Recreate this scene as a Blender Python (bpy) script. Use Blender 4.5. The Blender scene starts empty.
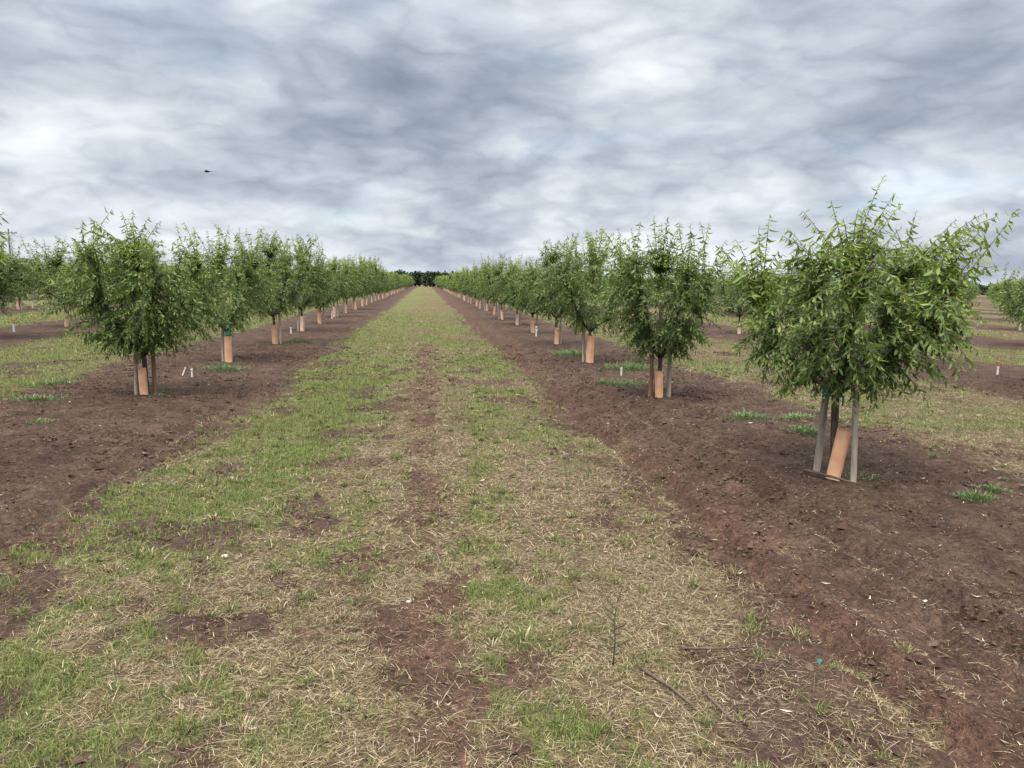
import bpy, math, random
import numpy as np
from mathutils import Matrix, Vector

R = math.radians
scene = bpy.context.scene
COL = scene.collection

# ------------------------------------------------------------------ camera
CAM_H = 1.6
YAW, PITCH, ROLL = R(6.7345), R(7.7558), R(1.0)
cam_data = bpy.data.cameras.new("camera")
cam = bpy.data.objects.new("camera", cam_data)
COL.objects.link(cam)
cam_data.sensor_width = 36.0
cam_data.lens = 745.0 / 1024.0 * 36.0
cam_data.clip_start = 0.05
cam_data.clip_end = 5000.0
_f = Vector((math.sin(YAW) * math.cos(PITCH), math.cos(YAW) * math.cos(PITCH), -math.sin(PITCH)))
_r = Vector((math.cos(YAW), -math.sin(YAW), 0.0))
_u = _r.cross(_f)
_r2 = math.cos(ROLL) * _r + math.sin(ROLL) * _u
_u2 = -math.sin(ROLL) * _r + math.cos(ROLL) * _u
cam.matrix_world = Matrix(((_r2.x, _u2.x, -_f.x, 0), (_r2.y, _u2.y, -_f.y, 0), (_r2.z, _u2.z, -_f.z, CAM_H), (0, 0, 0, 1)))
scene.camera = cam

# ------------------------------------------------------------------ exposure
scene.render.engine = 'CYCLES'
scene.view_settings.view_transform = 'Standard'
scene.view_settings.look = 'None'
scene.view_settings.gamma = 1.0
scene.view_settings.use_curve_mapping = False
scene.view_settings.exposure = 1.72
scene.cycles.max_bounces = 6
scene.cycles.diffuse_bounces = 3
scene.cycles.transmission_bounces = 3
scene.cycles.glossy_bounces = 2

# ------------------------------------------------------------------ sun
SUN_EL, SUN_AZ = R(58), R(215)          # azimuth clockwise from +Y
sl = bpy.data.lights.new("sun", 'SUN')
sl.energy = 1.5
sl.angle = R(28)
sl.color = (1.0, 0.965, 0.91)
sun = bpy.data.objects.new("sun", sl)
COL.objects.link(sun)
_sd = Vector((math.sin(SUN_AZ) * math.cos(SUN_EL), math.cos(SUN_AZ) * math.cos(SUN_EL), math.sin(SUN_EL)))
sun.rotation_euler = _sd.to_track_quat('Z', 'Y').to_euler()
sun.location = (-6, -10, 20)

# ------------------------------------------------------------------ sky
world = bpy.data.worlds.new("World")
scene.world = world
world.use_nodes = True
nt = world.node_tree
nt.nodes.clear()


def N(tree, kind, **kw):
    n = tree.nodes.new(kind)
    for k, v in kw.items():
        if k.startswith('_'):
            n.inputs[k[1:].replace('_', ' ')].default_value = v
        else:
            setattr(n, k, v)
    return n


def math_node(tree, op, a, b=None, clamp=False):
    n = tree.nodes.new('ShaderNodeMath')
    n.operation = op
    n.use_clamp = clamp
    for i, v in enumerate((a, b)):
        if v is None:
            continue
        if isinstance(v, (int, float)):
            n.inputs[i].default_value = v
        else:
            tree.links.new(v, n.inputs[i])
    return n.outputs[0]


def ramp(tree, fac, stops, interp='LINEAR'):
    n = tree.nodes.new('ShaderNodeValToRGB')
    n.color_ramp.interpolation = interp
    els = n.color_ramp.elements
    while len(els) < len(stops):
        els.new(0.5)
    for e, (p, c) in zip(els, stops):
        e.position = p
        e.color = (*c, 1.0) if len(c) == 3 else c
    tree.links.new(fac, n.inputs['Fac'])
    return n.outputs['Color']


def mixc(tree, fac, a, b, mode='MIX'):
    n = tree.nodes.new('ShaderNodeMix')
    n.data_type = 'RGBA'
    n.blend_type = mode
    ins = [s for s in n.inputs if s.enabled]
    for s, v in zip((n.inputs['Factor'], n.inputs[6], n.inputs[7]), (fac, a, b)):
        if isinstance(v, (int, float)):
            s.default_value = v
        elif isinstance(v, tuple):
            s.default_value = (*v, 1.0)
        else:
            tree.links.new(v, s)
    return n.outputs[2]


def build_sky():
    L = nt.links.new
    out = N(nt, 'ShaderNodeOutputWorld')
    bg = N(nt, 'ShaderNodeBackground')
    sky = N(nt, 'ShaderNodeTexSky', sky_type='NISHITA', sun_disc=False, sun_elevation=SUN_EL, sun_rotation=SUN_AZ)
    tc = N(nt, 'ShaderNodeTexCoord')
    sep = N(nt, 'ShaderNodeSeparateXYZ')
    L(tc.outputs['Generated'], sep.inputs[0])
    z = math_node(nt, 'MAXIMUM', sep.outputs['Z'], 0.0)
    zz = math_node(nt, 'ADD', z, 0.15)
    px = math_node(nt, 'DIVIDE', sep.outputs['X'], zz)
    py = math_node(nt, 'DIVIDE', sep.outputs['Y'], zz)
    comb = N(nt, 'ShaderNodeCombineXYZ')
    L(px, comb.inputs[0])
    L(py, comb.inputs[1])

    dome = N(nt, 'ShaderNodeCombineXYZ')     # gently flattened lumps rather than streaks low in the sky
    den = math_node(nt, 'ADD', z, 0.42)
    L(math_node(nt, 'DIVIDE', sep.outputs['X'], den), dome.inputs[0])
    L(math_node(nt, 'DIVIDE', sep.outputs['Y'], den), dome.inputs[1])
    L(math_node(nt, 'MULTIPLY', z, 2.9), dome.inputs[2])

    def noise(src, scale, detail, rough, dist, loc, rot=0.0, stretch=(1, 1, 1)):
        mp = N(nt, 'ShaderNodeMapping')
        mp.inputs['Location'].default_value = loc
        mp.inputs['Rotation'].default_value = (0, 0, rot)
        mp.inputs['Scale'].default_value = stretch
        L(src.outputs[0], mp.inputs['Vector'])
        n = N(nt, 'ShaderNodeTexNoise', _Scale=scale, _Detail=detail, _Roughness=rough, _Distortion=dist)
        L(mp.outputs[0], n.inputs['Vector'])
        return n.outputs['Fac']

    def warped(src, amount, scale, loc):
        n = N(nt, 'ShaderNodeTexNoise', _Scale=scale, _Detail=7.0, _Roughness=0.6)
        L(src.outputs[0], n.inputs['Vector'])
        c = N(nt, 'ShaderNodeVectorMath', operation='SUBTRACT')
        L(n.outputs['Color'], c.inputs[0])
        c.inputs[1].default_value = (.5, .5, .5)
        m = N(nt, 'ShaderNodeVectorMath', operation='SCALE')
        L(c.outputs[0], m.inputs[0])
        m.inputs['Scale'].default_value = amount
        o = N(nt, 'ShaderNodeVectorMath', operation='ADD')
        L(src.outputs[0], o.inputs[0])
        L(m.outputs[0], o.inputs[1])
        o2 = N(nt, 'ShaderNodeVectorMath', operation='ADD')
        L(o.outputs[0], o2.inputs[0])
        o2.inputs[1].default_value = loc
        return o2

    def lumps(src, scale, loc):
        n = N(nt, 'ShaderNodeTexNoise', _Scale=scale, _Detail=1.6, _Roughness=0.45)
        o = N(nt, 'ShaderNodeVectorMath', operation='ADD')
        L(src.outputs[0], o.inputs[0])
        o.inputs[1].default_value = loc
        L(o.outputs[0], n.inputs['Vector'])
        f = math_node(nt, 'ABSOLUTE', math_node(nt, 'SUBTRACT', n.outputs['Fac'], .5))
        return math_node(nt, 'MINIMUM', math_node(nt, 'MULTIPLY', f, 5.0), 1.0)

    wd = warped(dome, .17, 3.2, (0, 0, 0))
    big = noise(comb, 0.42, 4.0, 0.5, 0.4, (3.1, 0.7, 0), R(25), (1.0, 0.8, 1))
    mid = noise(wd, 2.2, 8.0, 0.55, 0.0, (7.3, 2.2, 0), R(-18))
    puff = lumps(wd, 3.2, (2.4, 5.1, 1.0))
    puff2 = lumps(wd, 7.5, (4.4, 1.1, 3.0))
    fine = noise(wd, 10.0, 9.0, 0.62, 0.35, (1.7, 9.2, 0), R(10))
    v = math_node(nt, 'SUBTRACT', math_node(nt, 'MULTIPLY', big, 0.80), 0.085)
    v = math_node(nt, 'ADD', v, math_node(nt, 'MULTIPLY', mid, 0.55))
    v = math_node(nt, 'ADD', v, math_node(nt, 'MULTIPLY', math_node(nt, 'SUBTRACT', puff, .35), .12))
    v = math_node(nt, 'ADD', v, math_node(nt, 'MULTIPLY', math_node(nt, 'SUBTRACT', puff2, .35), .085))
    v = math_node(nt, 'ADD', v, math_node(nt, 'MULTIPLY', fine, 0.19))
    low = math_node(nt, 'MAXIMUM', math_node(nt, 'SUBTRACT', 0.13, z), 0.0)
    v = math_node(nt, 'ADD', v, math_node(nt, 'MULTIPLY', low, 0.55))
    # broad brighter and darker stretches of the cloud deck
    for (az, el, width, w) in [(-27, 7, 9, .02), (-8, 17, 15, -.07), (20, 14, 12, .08), (5, 27, 6, .09), (33, 5, 6, -.03), (2, 0, 20, .08), (-14, 2, 8, .03), (10, 20, 7, -.06), (-24, 13, 7, .05)]:
        d = (math.sin(R(az)) * math.cos(R(el)), math.cos(R(az)) * math.cos(R(el)), math.sin(R(el)))
        vm = N(nt, 'ShaderNodeVectorMath', operation='DOT_PRODUCT')
        L(tc.outputs['Generated'], vm.inputs[0])
        vm.inputs[1].default_value = d
        mr = N(nt, 'ShaderNodeMapRange', interpolation_type='SMOOTHSTEP')
        mr.inputs['From Min'].default_value = math.cos(R(width * 1.5))
        mr.inputs['From Max'].default_value = 1.0
        mr.inputs['To Min'].default_value = 0.0
        mr.inputs['To Max'].default_value = w
        L(vm.outputs['Value'], mr.inputs['Value'])
        v = math_node(nt, 'ADD', v, mr.outputs[0])
    col = ramp(nt, v, [(0.43, (0.086, 0.101, 0.124)), (0.555, (0.122, 0.140, 0.166)), (0.66, (0.166, 0.185, 0.212)),
                       (0.75, (0.212, 0.230, 0.254)), (0.84, (0.264, 0.279, 0.298)), (0.96, (0.320, 0.331, 0.343))])
    # overcast sky brighter overhead; extra boost above the view added to light the ground
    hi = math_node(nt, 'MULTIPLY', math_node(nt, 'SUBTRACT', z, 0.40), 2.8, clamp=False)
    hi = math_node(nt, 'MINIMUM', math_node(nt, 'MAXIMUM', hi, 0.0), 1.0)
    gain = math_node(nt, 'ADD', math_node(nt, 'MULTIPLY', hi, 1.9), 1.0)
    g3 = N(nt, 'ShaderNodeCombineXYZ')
    for i, k in enumerate((1.0, .955, .90)):      # overhead boost tinted warmer than the low deck, to warm the ground light
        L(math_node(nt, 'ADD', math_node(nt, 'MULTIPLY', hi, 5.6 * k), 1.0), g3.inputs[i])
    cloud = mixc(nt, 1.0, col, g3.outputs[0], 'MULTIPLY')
    # thin places let some blue through
    thin = noise(comb, 0.9, 5.0, 0.55, 0.4, (11.0, 4.0, 0))
    tf = N(nt, 'ShaderNodeMapRange')
    tf.inputs['From Min'].default_value = 0.56
    tf.inputs['From Max'].default_value = 0.78
    tf.inputs['To Min'].default_value = 0.0
    tf.inputs['To Max'].default_value = 0.28
    L(thin, tf.inputs['Value'])
    sk = mixc(nt, 1.0, sky.outputs[0], (0.07, 0.07, 0.07), 'MULTIPLY')
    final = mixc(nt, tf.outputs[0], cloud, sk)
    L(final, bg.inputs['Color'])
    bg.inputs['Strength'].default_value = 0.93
    L(bg.outputs[0], out.inputs['Surface'])


build_sky()


# ------------------------------------------------------------------ helpers
def tag(o, label=None, cat=None, group=None, kind=None):
    if label: o['label'] = label
    if cat: o['category'] = cat
    if group: o['group'] = group
    if kind: o['kind'] = kind
    return o


def empty(name, loc, rz=0.0, s=1.0):
    o = bpy.data.objects.new(name, None)
    COL.objects.link(o)
    o.empty_display_size = 0.2
    o.location = loc
    o.rotation_euler = (0, 0, rz)
    o.scale = (s, s, s)
    return o


def link(name, me, parent=None, loc=None):
    o = bpy.data.objects.new(name, me)
    COL.objects.link(o)
    if parent is not None: o.parent = parent
    if loc is not None: o.location = loc
    return o


def mesh_np(name, V, F, mats, mat_idx=None, smooth=False, fattr=None, cattr=None):
    """V (n,3); F list of (m,k) arrays"""
    me = bpy.data.meshes.new(name)
    V = np.ascontiguousarray(V, dtype=np.float32)
    F = [np.asarray(f, dtype=np.int32) for f in F if len(f)]
    me.vertices.add(len(V))
    me.vertices.foreach_set('co', V.ravel())
    nl = sum(f.size for f in F)
    npoly = sum(len(f) for f in F)
    me.loops.add(nl)
    me.polygons.add(npoly)
    me.loops.foreach_set('vertex_index', np.concatenate([f.ravel() for f in F]))
    sizes = np.concatenate([np.full(len(f), f.shape[1], dtype=np.int32) for f in F])
    starts = np.concatenate([[0], np.cumsum(sizes)[:-1]]).astype(np.int32)
    me.polygons.foreach_set('loop_start', starts)
    if mat_idx is not None:
        me.polygons.foreach_set('material_index', np.asarray(mat_idx, dtype=np.int32))
    me.polygons.foreach_set('use_smooth', np.full(npoly, bool(smooth)))
    for m in mats: me.materials.append(m)
    for k, a in (fattr or {}).items():
        at = me.attributes.new(k, 'FLOAT', 'POINT')
        at.data.foreach_set('value', np.ascontiguousarray(a, dtype=np.float32))
    if cattr is not None:
        at = me.attributes.new('tone', 'FLOAT_COLOR', 'POINT')
        c4 = np.ones((len(V), 4), dtype=np.float32)
        c4[:, :3] = cattr
        at.data.foreach_set('color', c4.ravel())
    me.update(calc_edges=True)
    return me


class MB:
    """collects pieces into one mesh"""
    def __init__(self):
        self.v, self.f, self.n, self.mi = [], {}, 0, {}

    def add(self, V, F, mi=0):
        V = np.asarray(V, dtype=float)
        for f in F:
            f = np.asarray(f)
            if len(f):
                self.f.setdefault((f.shape[1], mi), []).append(f + self.n)
        self.v.append(V)
        self.n += len(V)

    def tube(self, P, rad, n=6, cap=True, mi=0):
        P = np.asarray(P, dtype=float)
        rad = np.broadcast_to(np.asarray(rad, dtype=float), (len(P),))
        T = np.gradient(P, axis=0)
        T /= np.linalg.norm(T, axis=1)[:, None] + 1e-9
        ref = np.array([1.0, 0, 0]) if abs(T[0][2]) > 0.7 else np.array([0, 0, 1.0])
        A = np.cross(T, ref)
        A /= np.linalg.norm(A, axis=1)[:, None] + 1e-9
        B = np.cross(T, A)
        th = np.arange(n) * 2 * math.pi / n
        V = P[:, None, :] + rad[:, None, None] * (np.cos(th)[None, :, None] * A[:, None, :] + np.sin(th)[None, :, None] * B[:, None, :])
        V = V.reshape(-1, 3)
        m = len(P)
        i = np.arange(m - 1)[:, None] * n
        j = np.arange(n)[None, :]
        j2 = (j + 1) % n
        Q = np.stack([i + j, i + n + j, i + n + j2, i + j2], -1).reshape(-1, 4)
        F = [Q]
        if cap:
            V = np.vstack([V, P[0], P[-1]])
            c0, c1 = m * n, m * n + 1
            jj = np.arange(n)
            F.append(np.stack([np.full(n, c0), jj, (jj + 1) % n], -1))
            F.append(np.stack([np.full(n, c1), (m - 1) * n + (jj + 1) % n, (m - 1) * n + jj], -1))
        self.add(V, F, mi)

    def mesh(self, name, mats, smooth=False, **kw):
        V = np.vstack(self.v)
        F, mi = [], []
        for (k, m), fl in self.f.items():
            a = np.vstack(fl)
            F.append(a)
            mi.append(np.full(len(a), m))
        return mesh_np(name, V, F, mats, np.concatenate(mi), smooth, **kw)


# value noise on a lattice -------------------------------------------------
def _hash(ix, iy, seed):
    h = (ix.astype(np.int64) * 374761393 + iy.astype(np.int64) * 668265263 + seed * 974634777) & 0xFFFFFFFF
    h = ((h ^ (h >> 13)) * 1274126177) & 0xFFFFFFFF
    h = h ^ (h >> 16)
    return (h & 0xFFFFFF) / float(0xFFFFFF)


def vnoise(x, y, seed=0):
    x = np.asarray(x, dtype=float); y = np.asarray(y, dtype=float)
    ix, iy = np.floor(x), np.floor(y)
    fx, fy = x - ix, y - iy
    fx = fx * fx * (3 - 2 * fx); fy = fy * fy * (3 - 2 * fy)
    a = _hash(ix, iy, seed); b = _hash(ix + 1, iy, seed)
    c = _hash(ix, iy + 1, seed); d = _hash(ix + 1, iy + 1, seed)
    return (a * (1 - fx) + b * fx) * (1 - fy) + (c * (1 - fx) + d * fx) * fy


def fbm(x, y, seed=0, oct=4):
    s, a, t = 0.0, 0.5, 0.0
    for o in range(oct):
        s = s + a * vnoise(x * 2 ** o + 13.7 * o, y * 2 ** o - 7.1 * o, seed + o)
        t += a
        a *= 0.5
    return s / t


def sstep(a, b, x):
    t = np.clip((x - a) / (b - a), 0, 1)
    return t * t * (3 - 2 * t)


# ------------------------------------------------------------------ ground fields
ROW0, PITCH_X = 3.4, 7.2
BARE = [(-2.05, 3.55, .32, .6, 1.0), (-1.75, 3.0, .2, .3, .5), (-0.72, 4.75, .30, .35, .9), (-0.95, 3.45, .33, .20, 1.0), (-0.12, 3.4, .22, .38, .9), (0.1, 2.75, .16, .3, .9),
        (-0.2, 10.3, .20, 1.6, .55), (-0.75, 3.9, .2, .2, .6), (-0.1, 5.6, .2, .5, .5)]
LUSH = [(-1.65, 2.75, .32, .40, .75), (-1.35, 3.4, .2, .4, .3), (-1.1, 8.2, .45, 2.2, 1.0), (-1.5, 5.2, .4, .7, .4), (-0.55, 4.2, .16, .2, .4),
        (0.34, 5.2, .24, 1.6, .5), (-1.2, 2.4, .35, .2, .4), (-0.65, 2.9, .2, .2, .4), (0.05, 5.5, .2, .4, .2), (-1.2, 12.5, .5, 2.6, .5)]


def fields(x, y):
    """bare soil 0..1 and greenness 0..1 at ground points"""
    x = np.asarray(x, dtype=float); y = np.asarray(y, dtype=float)
    xs = np.mod(x - ROW0 + PITCH_X / 2, PITCH_X) - PITCH_X / 2
    e = (fbm(x * 1.1, y * 0.7, 11) - .5) * 0.9 + (fbm(x * 5, y * 5, 23, 3) - .5) * 0.55
    a = np.abs(xs) + e
    fz = (fbm(x * 11, y * 11, 29, 2) - .5) * .55 + (fbm(x * 26, y * 26, 27, 2) - .5) * .35
    soil = 1 - sstep(1.42, 2.05, a + fz)
    # straw fans raggedly over the strip edge of the right-hand row
    bare = np.zeros_like(x)
    for bx, by, sx, sy, w in BARE:
        bare = np.maximum(bare, w * np.exp(-(((x - bx) / sx) ** 2 + ((y - by) / sy) ** 2)))
    tr = np.exp(-((x - 0.0 - .22 * (fbm(y * .8, x * 0, 37, 3) - .5)) / .30) ** 2) * (1 - sstep(12, 34, y)) * .62 + np.exp(-((x + 0.78) / .2) ** 2) * (1 - sstep(5, 9, y)) * .3
    bare = np.maximum(bare, tr) + (fbm(x * 3.5, y * 3.0, 31) - .5) * 1.05
    bare = sstep(.34, .72, bare + fz * 1.1)
    lanefar = sstep(14, 30, y)
    soil = np.maximum(soil, bare * .80)
    patch = sstep(.50, .74, fbm(x * 2.4, y * 1.7, 57) + fz * .5) * .66 * (1 - lanefar * .6)
    soil = np.maximum(soil, patch)
    g = .29 + (fbm(x * .9, y * .6, 71) - .5) * 1.25 + (fbm(x * 4, y * 4, 77) - .5) * .9 + (fbm(x * 12, y * 12, 79, 2) - .5) * .7
    g = g + .22 * (1 - sstep(-1.0, -.2, x)) * (1 - sstep(-3.0, -2.2, -x) * 0) + .16 * sstep(6, 16, y)
    g = g - .34 * sstep(.45, .85, x) * (1 - sstep(5, 10, y)) - .45 * np.exp(-((x + .02) / .26) ** 2) * (1 - sstep(9, 22, y)) - .18 * np.exp(-((x + .75) / .2) ** 2) * (1 - sstep(6, 12, y))
    for bx, by, sx, sy, w in LUSH:
        g = g + w * np.exp(-(((x - bx) / sx) ** 2 + ((y - by) / sy) ** 2))
    return np.clip(soil, 0, 1), np.clip(g, 0, 1)


def height(x, y):
    x = np.asarray(x, dtype=float); y = np.asarray(y, dtype=float)
    h = (fbm(x * .6, y * .35, 5, 3) - .5) * .10
    h = h + (fbm(x * 3, y * 3, 6, 3) - .5) * .035
    near = (1 - sstep(25, 45, y))
    xw = x + .10 * (fbm(y * .5, x * 0 + 3.3, 8, 3) - .5)
    rut = -.035 * np.exp(-((xw - 1.86) / .07) ** 2) + .022 * np.exp(-((xw - 2.02) / .06) ** 2) \
          - .03 * np.exp(-((xw - 2.62) / .08) ** 2) + .024 * np.exp(-((xw - 2.45) / .06) ** 2) + .02 * np.exp(-((xw - 2.8) / .07) ** 2) \
          - .03 * np.exp(-((xw + 2.5) / .09) ** 2) + .02 * np.exp(-((xw + 2.33) / .06) ** 2)
    h = h + 2.1 * rut * near * (.45 + .9 * fbm(x * .7 + 5, y * 1.3, 9, 3))
    return h


def hz(x, y):
    return float(height(np.array([x]), np.array([y]))[0])


# ------------------------------------------------------------------ materials
def new_mat(name, rough=0.8, spec=0.3):
    m = bpy.data.materials.new(name)
    m.use_nodes = True
    t = m.node_tree
    b = t.nodes['Principled BSDF']
    b.inputs['Roughness'].default_value = rough
    b.inputs['Specular IOR Level'].default_value = spec
    return m, t, b


def attr(t, name):
    n = t.nodes.new('ShaderNodeAttribute')
    n.attribute_name = name
    return n


def obj_noise(t, scale, detail=4, rough=.55, stretch=None):
    tc = t.nodes.new('ShaderNodeTexCoord')
    n = t.nodes.new('ShaderNodeTexNoise')
    n.inputs['Scale'].default_value = scale
    n.inputs['Detail'].default_value = detail
    n.inputs['Roughness'].default_value = rough
    if stretch:
        mp = t.nodes.new('ShaderNodeMapping')
        mp.inputs['Scale'].default_value = stretch
        t.links.new(tc.outputs['Object'], mp.inputs['Vector'])
        t.links.new(mp.outputs[0], n.inputs['Vector'])
    else:
        t.links.new(tc.outputs['Object'], n.inputs['Vector'])
    return n.outputs['Fac']


def bump(t, b, h, strength=.5, dist=.02):
    n = t.nodes.new('ShaderNodeBump')
    n.inputs['Strength'].default_value = strength
    n.inputs['Distance'].default_value = dist
    t.links.new(h, n.inputs['Height'])
    t.links.new(n.outputs[0], b.inputs['Normal'])


def simple(name, c0, c1, scale, rough=.8, spec=.25, stretch=None, bs=0.0):
    m, t, b = new_mat(name, rough, spec)
    f = obj_noise(t, scale, 5, .6, stretch)
    t.links.new(ramp(t, f, [(.32, c0), (.68, c1)]), b.inputs['Base Color'])
    if bs: bump(t, b, f, bs, .01)
    return m


def ground_material():
    m, t, b = new_mat("orchard_soil_and_turf", .95, .12)
    s = attr(t, 'soil').outputs['Fac']
    g = attr(t, 'green').outputs['Fac']
    n1 = obj_noise(t, 3.0, 6, .65)
    n2 = obj_noise(t, 26.0, 5, .7)
    n3 = obj_noise(t, 90.0, 3, .7)
    # red brown soil, damper darker places and crumbs
    soil = ramp(t, n1, [(.3, (.047, .0285, .0205)), (.52, (.081, .050, .0355)), (.75, (.134, .087, .062))])
    soil = mixc(t, .75, soil, ramp(t, n2, [(.34, (.30, .29, .28)), (.52, (1, 1, 1)), (.72, (1.7, 1.62, 1.5))]), 'MULTIPLY')
    soil = mixc(t, .6, soil, ramp(t, n3, [(.34, (.42, .40, .40)), (.56, (1.15, 1.15, 1.15))]), 'MULTIPLY')
    fl = ramp(t, n3, [(.62, (0, 0, 0)), (.72, (1, 1, 1))])
    soil = mixc(t, math_node(t, 'MULTIPLY', fl, .30), soil, (.22, .16, .11))
    red = attr(t, 'red').outputs['Fac']
    soil = mixc(t, red, soil, mixc(t, 1.0, soil, (1.18, 1.03, .97), 'MULTIPLY'))
    straw = ramp(t, n2, [(.34, (.042, .029, .018)), (.5, (.105, .076, .042)), (.66, (.20, .152, .085))])
    straw = mixc(t, .75, straw, ramp(t, n3, [(.34, (.35, .32, .28)), (.6, (1.3, 1.28, 1.2))]), 'MULTIPLY')
    green = ramp(t, n2, [(.34, (.04, .042, .016)), (.52, (.115, .115, .042)), (.68, (.20, .185, .075))])
    green = mixc(t, .6, green, ramp(t, n3, [(.34, (.4, .4, .35)), (.6, (1.25, 1.25, 1.2))]), 'MULTIPLY')
    gf = math_node(t, 'ADD', g, math_node(t, 'MULTIPLY', math_node(t, 'SUBTRACT', n2, .5), .9), clamp=True)
    turf = mixc(t, ramp(t, gf, [(.25, (0, 0, 0)), (.75, (1, 1, 1))]), straw, green)
    sf = math_node(t, 'ADD', s, math_node(t, 'MULTIPLY', math_node(t, 'SUBTRACT', n2, .5), 1.3))
    sm = ramp(t, sf, [(.36, (0, 0, 0)), (.58, (1, 1, 1))])
    t.links.new(mixc(t, sm, turf, soil), b.inputs['Base Color'])
    h = math_node(t, 'ADD', n2, math_node(t, 'MULTIPLY', n3, .5))
    bump(t, b, h, 1.0, .045)
    return m


def blade_material(name, trans=.25, rough=.75):
    m, t, b = new_mat(name, rough, .15)
    a = attr(t, 'tone').outputs['Color']
    t.links.new(a, b.inputs['Base Color'])
    if trans:
        out = t.nodes['Material Output']
        tr = t.nodes.new('ShaderNodeBsdfTranslucent')
        t.links.new(a, tr.inputs['Color'])
        mx = t.nodes.new('ShaderNodeMixShader')
        mx.inputs[0].default_value = trans
        t.links.new(b.outputs[0], mx.inputs[1])
        t.links.new(tr.outputs[0], mx.inputs[2])
        t.links.new(mx.outputs[0], out.inputs['Surface'])
    return m


def leaf_material(name, stops, trans=.28, rough=.46):
    m, t, b = new_mat(name, rough, .28)
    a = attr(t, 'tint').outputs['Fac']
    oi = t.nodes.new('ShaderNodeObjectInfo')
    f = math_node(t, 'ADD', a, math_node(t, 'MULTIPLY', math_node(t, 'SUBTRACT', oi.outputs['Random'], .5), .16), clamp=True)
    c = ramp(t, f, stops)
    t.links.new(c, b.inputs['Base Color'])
    out = t.nodes['Material Output']
    tr = t.nodes.new('ShaderNodeBsdfTranslucent')
    t.links.new(mixc(t, 1.0, c, (1.25, 1.35, .6), 'MULTIPLY'), tr.inputs['Color'])
    mx = t.nodes.new('ShaderNodeMixShader')
    mx.inputs[0].default_value = trans
    t.links.new(b.outputs[0], mx.inputs[1])
    t.links.new(tr.outputs[0], mx.inputs[2])
    t.links.new(mx.outputs[0], out.inputs['Surface'])
    return m


M_GROUND = ground_material()
M_BLADE = blade_material("grass_blade")
M_STRAW = blade_material("dry_straw", .1)
M_WEED = blade_material("weed_leaf", .3)
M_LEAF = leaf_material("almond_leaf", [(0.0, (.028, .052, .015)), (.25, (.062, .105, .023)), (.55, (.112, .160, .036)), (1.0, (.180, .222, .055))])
M_FARLEAF = leaf_material("wood_leaf", [(0.0, (.012, .024, .010)), (.5, (.024, .043, .016)), (1.0, (.05, .075, .028))], .2)
M_BARK = simple("almond_bark", (.035, .026, .020), (.105, .082, .064), 30, .9, .15, (1, 1, .3), .5)
M_TWIG = simple("green_twig", (.05, .05, .022), (.10, .085, .04), 20)
M_STAKE = simple("weathered_stake_wood", (.20, .165, .13), (.42, .36, .295), 22, .9, .15, (1, 1, .12), .4)
M_STAKE_RED = simple("red_brown_stake_wood", (.13, .07, .045), (.24, .14, .09), 22, .9, .15, (1, 1, .12), .4)
M_CARTON = simple("orange_carton", (.50, .265, .15), (.66, .39, .245), 7, .75, .25, None, .05)
M_CARTON_PALE = simple("faded_carton", (.50, .32, .225), (.62, .44, .33), 9, .8, .2)
M_TIE = simple("green_tie_tape", (.015, .17, .12), (.03, .28, .20), 12, .5, .4)
M_PVC = simple("white_plastic", (.40, .39, .36), (.58, .57, .54), 15, .5, .4)
M_RED = simple("red_plastic", (.22, .035, .02), (.34, .06, .03), 15, .5, .4)
M_STONE = simple("pale_stone", (.34, .29, .22), (.52, .46, .37), 30, .85, .2)
M_STICK = simple("dead_wood", (.05, .036, .028), (.12, .09, .066), 25, .9, .15)
M_BIRD = simple("dark_plumage", (.008, .008, .009), (.02, .02, .022), 12, .7, .2)
M_POLE = simple("pole_wood", (.05, .042, .036), (.09, .078, .066), 3, .9, .15)


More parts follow.
